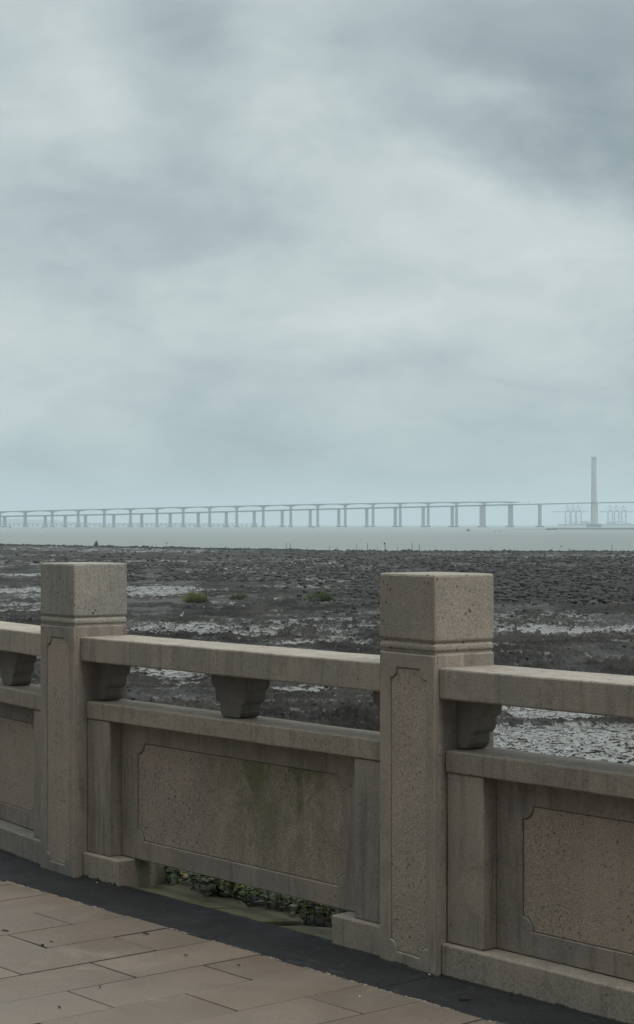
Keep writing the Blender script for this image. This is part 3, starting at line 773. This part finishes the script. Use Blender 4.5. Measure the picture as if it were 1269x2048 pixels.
def pier(x, d, ytop, w, wb, parent, depth=6):
    p = far(x, d); zt = CZ + (HZ - ytop) * d / FPX; k = d / FPX
    rot = YAW
    bm = bmesh.new(); W = w * k / 2; h = 3.2
    z0 = SEA + 3.4
    t = bmesh.new(); rows = []
    for z, ww in ((z0, 1.0), (zt - 7, .96), (zt - 3, 1.0), (zt, 1.25)):
        rows.append([t.verts.new((sx * W * ww, sy * depth / 2, z)) for sx, sy in ((-1, -1), (1, -1), (1, 1), (-1, 1))])
    for i in range(3):
        for j in range(4): t.faces.new((rows[i][j], rows[i][(j + 1) % 4], rows[i + 1][(j + 1) % 4], rows[i + 1][j]))
    t.faces.new(rows[0]); t.faces.new(list(reversed(rows[-1])))
    o = from_bm('pier', t, m_conc, parent); o.location = (p.x, p.y, 0); o.rotation_euler = (0, 0, rot)
    bm = bmesh.new(); box(bm, -wb * k / 2, wb * k / 2, -depth, depth, SEA - 2, z0 + .05, .5)
    f = from_bm('footing', bm, m_conc_d, o)
    return o
def road_lamp(x, d, ydeck, hpx, parent):
    p = far(x, d, CZ + (HZ - ydeck) * d / FPX); bm = bmesh.new(); k = d / FPX
    tube(bm, [(0, 0, 0), (0, 0, hpx * k), (1.2, 0, hpx * k + .6)], [.35, .28, .3], 5); o = from_bm('lamp_mast', bm, m_conc_d, parent); o.location = p
fx = [10, 51, 91, 131, 171.5, 228, 284, 341, 397, 453, 509, 565, 621, 678, 734, 791, 847, 905, 963, 1020, 1080]
deck_x = [-260, 0, 120, 240, 400, 640, 800, 900, 1000, 1040, 1080, 1189, 1269, 1500]
deck_y = [1036, 1031.5, 1029.5, 1027.4, 1023.6, 1017.2, 1013.5, 1011.2, 1008.6, 1008.1, 1007.4, 1004.8, 1003.6, 1003]
def fy(x): return float(np.interp(x, deck_x, deck_y))
fb = thing('sea_bridge', 'long flat girder bridge in front with closely set piers and the tall tower', 'bridge', far(634, FD, SEA))
fb.location = (0, 0, 0)
xs = list(np.linspace(-260, 1500, 120)); th = [2.7 if x < 1030 else 1.9 for x in xs]
deck('deck', xs, [fy(x) for x in xs], [fy(x) + t_ for x, t_ in zip(xs, th)], [FD] * len(xs), 14, fb, m_conc_d)
for i, x in enumerate(fx + [-30, -70, -110]):
    pier(x, FD + 7, fy(x) + 2.4, 6.2 if x < 700 else 6.6, 8.5 if x < 300 else (12 if x < 850 else 16), fb)
for x in (963, 1011, 1058, 892, 930, 812): road_lamp(x, FD + 3, fy(x), 6, fb)
# tower
m_tow = simple('tower_concrete', (.36, .37, .39), .85, .1, .02)
def tower(px, base_w, top_w, ytop, d, parent):
    p = far(px, d); k = d / FPX; bm = bmesh.new(); zt = CZ + (HZ - ytop) * k
    t = bmesh.new(); rows = []
    for z, w in ((SEA + 8, base_w), (50, base_w * .86), (zt - 6, top_w), (zt - 3, top_w * 1.12), (zt, top_w * 1.12)):
        rows.append([t.verts.new((sx * w * k / 2, sy * w * k * .45, z)) for sx, sy in ((-1, -.7), (-.7, -1), (.7, -1), (1, -.7), (1, .7), (.7, 1), (-.7, 1), (-1, .7))])
    for i in range(len(rows) - 1):
        for j in range(8): t.faces.new((rows[i][j], rows[i][(j + 1) % 8], rows[i + 1][(j + 1) % 8], rows[i + 1][j]))
    t.faces.new(rows[0]); t.faces.new(list(reversed(rows[-1])))
    o = from_bm('bridge_tower', t, m_tow, parent); o.location = (p.x, p.y, 0); o.rotation_euler = (0, 0, YAW)
    bm = bmesh.new(); box(bm, -13.2 * k, 13.2 * k, -14, 14, SEA - 2, SEA + 8.1, .8); from_bm('footing', bm, m_conc_d, o)
    bm = bmesh.new(); box(bm, base_w * k * .30, base_w * k * .56, -4, 6, SEA + 8.1, 52, .4); from_bm('side_column', bm, m_conc_d, o)
tower(1188.5, 12.5, 9.0, 913.5, FD + 7, fb)

rx = [-52, 0, 51, 105, 157, 209, 261.6, 314.5, 367, 420, 474, 527, 582, 636, 691, 746.5, 801, 857, 913.6, 969, 1024]
rdx = [-260, 0, 120, 240, 400, 640, 800, 900, 1000, 1030, 1100]
rdy = [1028, 1022.8, 1019.8, 1016.9, 1013.2, 1007.8, 1005.2, 1004, 1003, 1003.4, 1004.5]
RD = 4640.0
def ry(x): return float(np.interp(x, rdx, rdy))
rb = thing('arched_bridge', 'second bridge behind, slightly higher, with gently arched haunched spans', 'bridge', (0, 0, 0))
xs = []; dep = []
for i in range(len(rx) - 1):
    for q in range(12):
        u = q / 12; xs.append(rx[i] + (rx[i + 1] - rx[i]) * u)
        w = abs(2 * u - 1); dep.append(1.8 + (3.0 if xs[-1] < 700 else 2.2) * w ** 2.4)
xs += [1030, 1040]; dep += [2.0, 1.2]
deck('deck', xs, [ry(x) for x in xs], [ry(x) + t_ for x, t_ in zip(xs, dep)], [RD] * len(xs), 14, rb, m_conc_d)
for x in rx[:]: pier(x, RD + 7, ry(x) + 4.2, 5.4, 9.5, rb)

# low distant causeway seen between the piers
vb = thing('distant_viaduct', 'very faint low viaduct far behind the two bridges on the left', 'bridge', (0, 0, 0))
VD = 6500.0; xs = list(np.linspace(-200, 520, 20))
deck('deck', xs, [1047.0] * 20, [1047.9] * 20, [VD] * 20, 12, vb, m_conc_d)
bm = bmesh.new(); box(bm, -1.6, 1.6, -1.6, 1.6, SEA - 1, CZ + (HZ - 1047.8) * VD / FPX, 0)
vp = from_bm('pier', bm, m_conc_d, vb)
for i, x in enumerate(np.arange(-190, 515, 9.5)):
    o = vp if i == 0 else vp.copy()
    if i: COL.objects.link(o); o.parent = vb
    o.location = far(x, VD + 6)

# cranes of the container port
m_steel = simple('crane_steel', (.07, .12, .22), .6)
CD = 8000.0
def crane(px, boom_l, boom_r, label, flip=False):
    k = CD / FPX; r = thing('harbour_crane', label, 'crane', far(px, CD, SEA), YAW, 'quay cranes of the container port')
    zb = (HZ - 1024) * k + 6; zt = (HZ - 1012) * k + 6; w = 9 * k / 2
    for sx in (-1, 1):
        bm = bmesh.new()
        for sy in (-9, 9): box(bm, sx * w - 1.3, sx * w + 1.3, sy - 1.3, sy + 1.3, 2, zb, 0)
        box(bm, sx * w - 1.1, sx * w + 1.1, -7.6, 7.6, zb * .35, zb * .35 + 2.4, 0)
        from_bm('leg', bm, m_steel, r)
    bm = bmesh.new(); box(bm, -w + 1.4, w - 1.4, -1.2, 1.2, zb * .30, zb * .30 + 2.5, 0)
    tube(bm, [(-w, -9, zb * .35), (w, -9, zb * .92)], [.8, .8], 4); from_bm('portal_brace', bm, m_steel, r)
    bm = bmesh.new(); box(bm, boom_l * k, boom_r * k, -2.2, 2.2, zb + .1, zb + 3.4, 0); from_bm('boom', bm, m_steel, r)
    bm = bmesh.new(); tube(bm, [(-w, 0, zb + 3), (-w * .2, 0, zt)], [1.4, 1.0], 5); tube(bm, [(w, 0, zb + 3), (-w * .2, 0, zt)], [1.2, 1.0], 5)
    tube(bm, [(-w * .2, 0, zt), (boom_r * k * .8, 0, zb + 3.2)], [.7, .7], 4); tube(bm, [(-w * .2, 0, zt), (boom_l * k * .8, 0, zb + 3.2)], [.7, .7], 4)
    box(bm, -w * .2 - 2.5, -w * .2 + 2.5, -2, 2, zt, zt + 3.5, 0); from_bm('apex_frame', bm, m_steel, r)
    bm = bmesh.new(); box(bm, -4, 6, -3.5, 3.5, zb + 3.5, zb + 9, .4); from_bm('machinery_house', bm, m_steel, r)
    bm = bmesh.new(); box(bm, -w - 5, w + 5, -12, 12, 0, 2, 0); from_bm('rail_bogies', bm, m_steel, r)
crane(1136, -31, 26, 'pale quay crane furthest left, its boom reaching left')
crane(1147, -20, 24, 'pale quay crane in the middle of the left trio beside the tower')
crane(1158, -20, 20, 'pale quay crane nearest the left side of the bridge tower')
crane(1221, -22, 24, 'pale quay crane just right of the bridge tower')
crane(1234, -20, 30, 'pale quay crane in the middle of the right trio')
crane(1248, -18, 34, 'pale quay crane furthest right near the edge of the photo')
bm = bmesh.new(); k = CD / FPX
for x0, x1, h in ((1118, 1300, 3), (1166, 1180, 16), (1140, 1163, 7), (1215, 1235, 10), (1248, 1262, 7)):
    p0 = far(x0, CD + 30); L = (x1 - x0) * k; t = bmesh.new(); box(t, 0, L, 0, 30 + h, SEA - 1, SEA + 6 + h, .3)
    bmesh.ops.transform(t, matrix=Matrix.Translation(p0) @ Matrix.Rotation(YAW, 4, 'Z'), verts=t.verts); join(bm, t)
o = from_bm('port_quay', bm, simple('quay_concrete', (.16, .18, .2), .8)); tag(o, 'low grey container quay and sheds under the cranes', 'quay')

# faint hills
t = bmesh.new(); rows = []
HD = 10500.0
for i in range(121):
    x = -500 + 1200 * i / 120; h = 12 * math.exp(-((x - 60) / 130) ** 2) + 7 * math.exp(-((x + 250) / 200) ** 2) + 6 * math.exp(-((x - 330) / 110) ** 2) + 2.2 * mnoise.noise(Vector((x * .02, 0, 0))) + .8 * mnoise.noise(Vector((x * .09, 0, 0)))
    h = max(.2, h) * HD / FPX
    rows.append([t.verts.new(far(x, HD - 300, SEA - 2)), t.verts.new(far(x, HD, SEA + h)), t.verts.new(far(x, HD + 500, SEA - 2))])
for i in range(120):
    for j in range(2): t.faces.new((rows[i][j], rows[i][j + 1], rows[i + 1][j + 1], rows[i + 1][j]))
o = from_bm('hills', t, simple('hazy_hill_green', (.05, .07, .05), .9, .3, .01)); kind(o, 'structure', 'low wooded hills across the water')

# sandbank
t = bmesh.new(); rows = []
for i in range(81):
    x = 1020 + 500 * i / 80; w = 1 - math.exp(-((x - 1020) / 70)); d0 = 2550
    h = (.3 + 2.0 * w + .35 * mnoise.noise(Vector((x * .05, 0, 0)))) if x > 1090 else .12 + .5 * w
    d = d0 - (x - 1020) * .35
    rows.append([t.verts.new(far(x, d - 60, SEA - .6)), t.verts.new(far(x, d - 20, SEA + h * .8)), t.verts.new(far(x, d + 60, SEA + h)), t.verts.new(far(x, d + 140, SEA - .6))])
for i in range(80):
    for j in range(3): t.faces.new((rows[i][j], rows[i][j + 1], rows[i + 1][j + 1], rows[i + 1][j]))
o = from_bm('sandbank', t, simple('dark_sandbank', (.035, .045, .035), .9, .4, .1)); kind(o, 'structure', 'long low dark sandbank in the water at the right')

# boats
m_hull = simple('boat_hull', (.045, .055, .055), .6, .2, 1); m_cab = simple('boat_cabin', (.10, .11, .11), .6); m_wake = simple('pale_hull', (.35, .36, .35), .6)
def boat(px, d, L, cab, label, mast=0, hull=m_hull):
    p = far(px, d, SEA); r = thing('fishing_boat', label, 'boat', p, YAW, 'small boats on the water')
    t = bmesh.new(); rows = []
    for u in np.linspace(-1, 1, 11):
        w = L * .14 * (1 - abs(u) ** 3 * .9); z = L * .075 * (1 + .5 * u * u)
        rows.append([t.verts.new((u * L / 2, -w, z)), t.verts.new((u * L / 2 * .94, -w * .5, -.3)), t.verts.new((u * L / 2 * .94, w * .5, -.3)), t.verts.new((u * L / 2, w, z))])
    for i in range(10):
        for j in range(4): t.faces.new((rows[i][j], rows[i][(j + 1) % 4], rows[i + 1][(j + 1) % 4], rows[i + 1][j]))
    t.faces.new(rows[0]); t.faces.new(list(reversed(rows[-1]))); from_bm('hull', t, hull, r)
    if cab:
        bm = bmesh.new(); box(bm, -L * .18, L * .16, -L * .09, L * .09, L * .05, L * .05 + cab, .12); box(bm, -L * .22, L * .2, -L * .11, L * .11, L * .05 + cab, L * .05 + cab + .25, .05)
        from_bm('cabin', bm, m_cab, r)
    if mast:
        bm = bmesh.new(); tube(bm, [(L * .1, 0, 0), (L * .1, 0, mast)], [.12, .08], 5); from_bm('mast', bm, m_hull, r)
boat(937, 1850, 5.6, 2.0, 'small cabin boat alone in the middle of the water right of centre', 0)
boat(1104, 2350, 14, 0, 'long low dark barge at the tip of the sandbank', 2.5)
boat(21, 3300, 6.5, 5.0, 'dark boat with a tall cabin near the left edge below the bridge', 7)
boat(85, 3300, 5, 1.2, 'tiny faint boat left of the tall cabin boat pier')
boat(628, 3300, 4.5, 2.6, 'tiny dark boat under the bridge in the middle of the photo')
boat(947, 1830, 1.6, .3, 'tiny rowing boat trailing the small cabin boat')
boat(990, 1800, 2.4, .4, 'left one of two tiny low boats right of the cabin boat')
boat(1000, 1800, 2.4, .4, 'right one of two tiny low boats right of the cabin boat')
def buoy(px, py, s, label):
    p = at(px, py, SEA); t = bmesh.new(); bmesh.ops.create_icosphere(t, subdivisions=2, radius=s)
    for v in t.verts: v.co.z *= 1.1
    tube(t, [(0, 0, s * .8), (0, 0, s * 2)], [s * .25, s * .1], 5)
    o = from_bm('buoy', t, m_hull); o.location = p; tag(o, label, 'buoy', 'dark buoys floating close inshore')
buoy(1123, 1093.5, .32, 'larger dark buoy near the shore, left one of two'); buoy(1139, 1099.5, .26, 'smaller dark buoy near the shore, right one of two')

# ------------------------------------------------------------------ haze
m = bpy.data.materials.new('sea_haze'); m.use_nodes = True; nt = m.node_tree; nt.nodes.clear()
out = nt.nodes.new('ShaderNodeOutputMaterial'); v = nt.nodes.new('ShaderNodeVolumePrincipled')
v.inputs['Color'].default_value = (.74, .828, .872, 1); v.inputs['Density'].default_value = 1.4e-4; v.inputs['Anisotropy'].default_value = 0.0
nt.links.new(v.outputs[0], out.inputs['Volume'])
bm = bmesh.new(); box(bm, -14000, 14000, -14000, 14000, -9.5, 215, 0)
hz = from_bm('haze', bm, m); kind(hz, 'stuff', 'pale sea haze'); hz.display_type = 'WIRE'

# ------------------------------------------------------------------ sky
W = bpy.data.worlds.new('World'); scn.world = W; W.use_nodes = True
nt = W.node_tree; nt.nodes.clear(); g = G(nt)
out = g.node('ShaderNodeOutputWorld'); bg = g.node('ShaderNodeBackground'); nt.links.new(bg.outputs[0], out.inputs[0])
SUN_EL, SUN_AZ = math.radians(56), math.radians(2)     # sun azimuth measured from +X towards +Y
sky = g.node('ShaderNodeTexSky', sky_type='NISHITA'); sky.sun_disc = False; sky.sun_elevation = SUN_EL; sky.sun_rotation = math.pi / 2 - SUN_AZ
D = g.vmath('NORMALIZE', g.node('ShaderNodeTexCoord').outputs['Generated'])
sx = g.node('ShaderNodeSeparateXYZ'); g.put(sx.inputs[0], D); z = sx.outputs[2]
el = g.math('ARCSINE', z)
af = g.vmath('DOT_PRODUCT', D, tuple(FW)); ar = g.vmath('DOT_PRODUCT', D, tuple(RT)); az = g.math('ARCTAN2', ar, af)
# cloud layer seen in perspective
inv_ = g.math('DIVIDE', 1.0, g.math('ADD', g.math('MAXIMUM', z, 0.0), .34))
cv = g.node('ShaderNodeCombineXYZ'); g.put(cv.inputs[0], g.math('MULTIPLY', ar, inv_)); g.put(cv.inputs[1], g.math('MULTIPLY', af, inv_))
n1 = g.math('SUBTRACT', g.noise(cv.outputs[0], 3.2, 3, .5, .5), .5); n2 = g.math('SUBTRACT', g.noise(cv.outputs[0], 9, 6, .58, .8), .5)
wv = g.noise(g.vmath('MULTIPLY', D, (1, 1, 1.5)), 9.0, 5, .55, 0, 1)
ws = g.node('ShaderNodeSeparateXYZ'); g.put(ws.inputs[0], wv)
azw = g.math('ADD', az, g.math('MULTIPLY', g.math('SUBTRACT', ws.outputs[0], .5), .14)); elw = g.math('ADD', el, g.math('MULTIPLY', g.math('SUBTRACT', ws.outputs[1], .5), .085))
val = g.math('ADD', g.math('MULTIPLY', n1, 1.0), g.math('MULTIPLY', n2, .95))
for x, y, sx_, sy_, a in [
    (1160, 150, 330, 210, -1.15), (1060, 300, 230, 70, -.8), (1290, 300, 150, 120, -.6), (940, 190, 110, 42, .8), (340, 80, 150, 130, -.6), (600, 250, 130, 190, .75),
    (610, 50, 110, 80, .4), (150, 250, 170, 120, .65), (30, 80, 110, 90, .35), (490, 40, 60, 40, .3), (300, 445, 290, 70, -.7), (60, 400, 160, 60, -.2), (860, 400, 260, 110, .85), (1150, 450, 220, 80, .55),
    (740, 640, 380, 65, .9), (90, 670, 170, 100, .65), (650, 745, 330, 45, -.45), (250, 600, 120, 60, -.35), (1120, 530, 260, 80, .5), (1100, 720, 170, 60, .45), (60, 810, 140, 50, .5), (500, 560, 160, 50, .3),
    (630, 940, 800, 90, -.75), (200, 950, 400, 60, -.3), (1000, 860, 300, 60, -.15), (634, 1080, 1200, 70, -.5)]:
    a0, e0, sa_, se_ = (x - 634.5) / FPX, (HZ - y) / FPX, sx_ / FPX, sy_ / FPX
    u = g.math('DIVIDE', g.math('SUBTRACT', azw, a0), sa_); w = g.math('DIVIDE', g.math('SUBTRACT', elw, e0), se_)
    q = g.math('ADD', g.math('MULTIPLY', u, u), g.math('MULTIPLY', w, w))
    val = g.math('ADD', val, g.math('MULTIPLY', g.math('POWER', 2.718, g.math('MULTIPLY', q, -1.0)), a * .66))
cr = g.node('ShaderNodeValToRGB'); g.put(cr.inputs[0], g.ramp(val, -.95, .95, 0, 1, False))
el_ = cr.color_ramp.elements
el_[0].position = 0; el_[0].color = (.270, .335, .360, 1); el_[1].position = 1; el_[1].color = (.71, .755, .757, 1)
for p_, c in ((.35, (.405, .478, .502, 1)), (.62, (.530, .602, .606, 1))): e2 = el_.new(p_); e2.color = c
# overcast brightest overhead; unseen sky behind the viewer dimmed to darken stone fronts
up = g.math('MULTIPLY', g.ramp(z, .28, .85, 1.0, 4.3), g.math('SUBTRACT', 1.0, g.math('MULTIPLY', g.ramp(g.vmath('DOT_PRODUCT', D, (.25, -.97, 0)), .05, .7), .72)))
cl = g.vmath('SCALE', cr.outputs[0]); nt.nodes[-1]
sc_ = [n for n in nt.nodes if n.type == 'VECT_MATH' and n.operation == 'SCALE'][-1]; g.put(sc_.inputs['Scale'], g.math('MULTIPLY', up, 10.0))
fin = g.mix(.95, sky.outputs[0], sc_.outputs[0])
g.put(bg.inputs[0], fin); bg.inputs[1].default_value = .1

sun = bpy.data.lights.new('sun', 'SUN'); sun.energy = 1.5; sun.angle = math.radians(24); sun.color = (1, .955, .89)
so = bpy.data.objects.new('sun', sun); COL.objects.link(so)
sd = Vector((math.cos(SUN_EL) * math.cos(SUN_AZ), math.cos(SUN_EL) * math.sin(SUN_AZ), math.sin(SUN_EL)))
so.rotation_euler = sd.to_track_quat('Z', 'Y').to_euler(); so.location = (6, -6, 12)

# ------------------------------------------------------------------ camera
cam = bpy.data.cameras.new('camera'); co = bpy.data.objects.new('camera', cam); COL.objects.link(co); scn.camera = co
cam.sensor_fit = 'VERTICAL'; cam.sensor_height = 36; cam.lens = FPX / 2048 * 36; cam.clip_start = .1; cam.clip_end = 60000
pitch = math.atan((HZ - 1024) / FPX)
co.location = (CX, CY, CZ); co.rotation_euler = (math.pi / 2 + pitch, 0, YAW)

scn.view_settings.view_transform = 'Standard'; scn.view_settings.look = 'None'; scn.view_settings.exposure = 0; scn.view_settings.gamma = 1
scn.render.engine = 'CYCLES'
cy = scn.cycles; cy.use_denoising = True; cy.max_bounces = 8; cy.diffuse_bounces = 3; cy.glossy_bounces = 3; cy.volume_bounces = 2; cy.transmission_bounces = 2
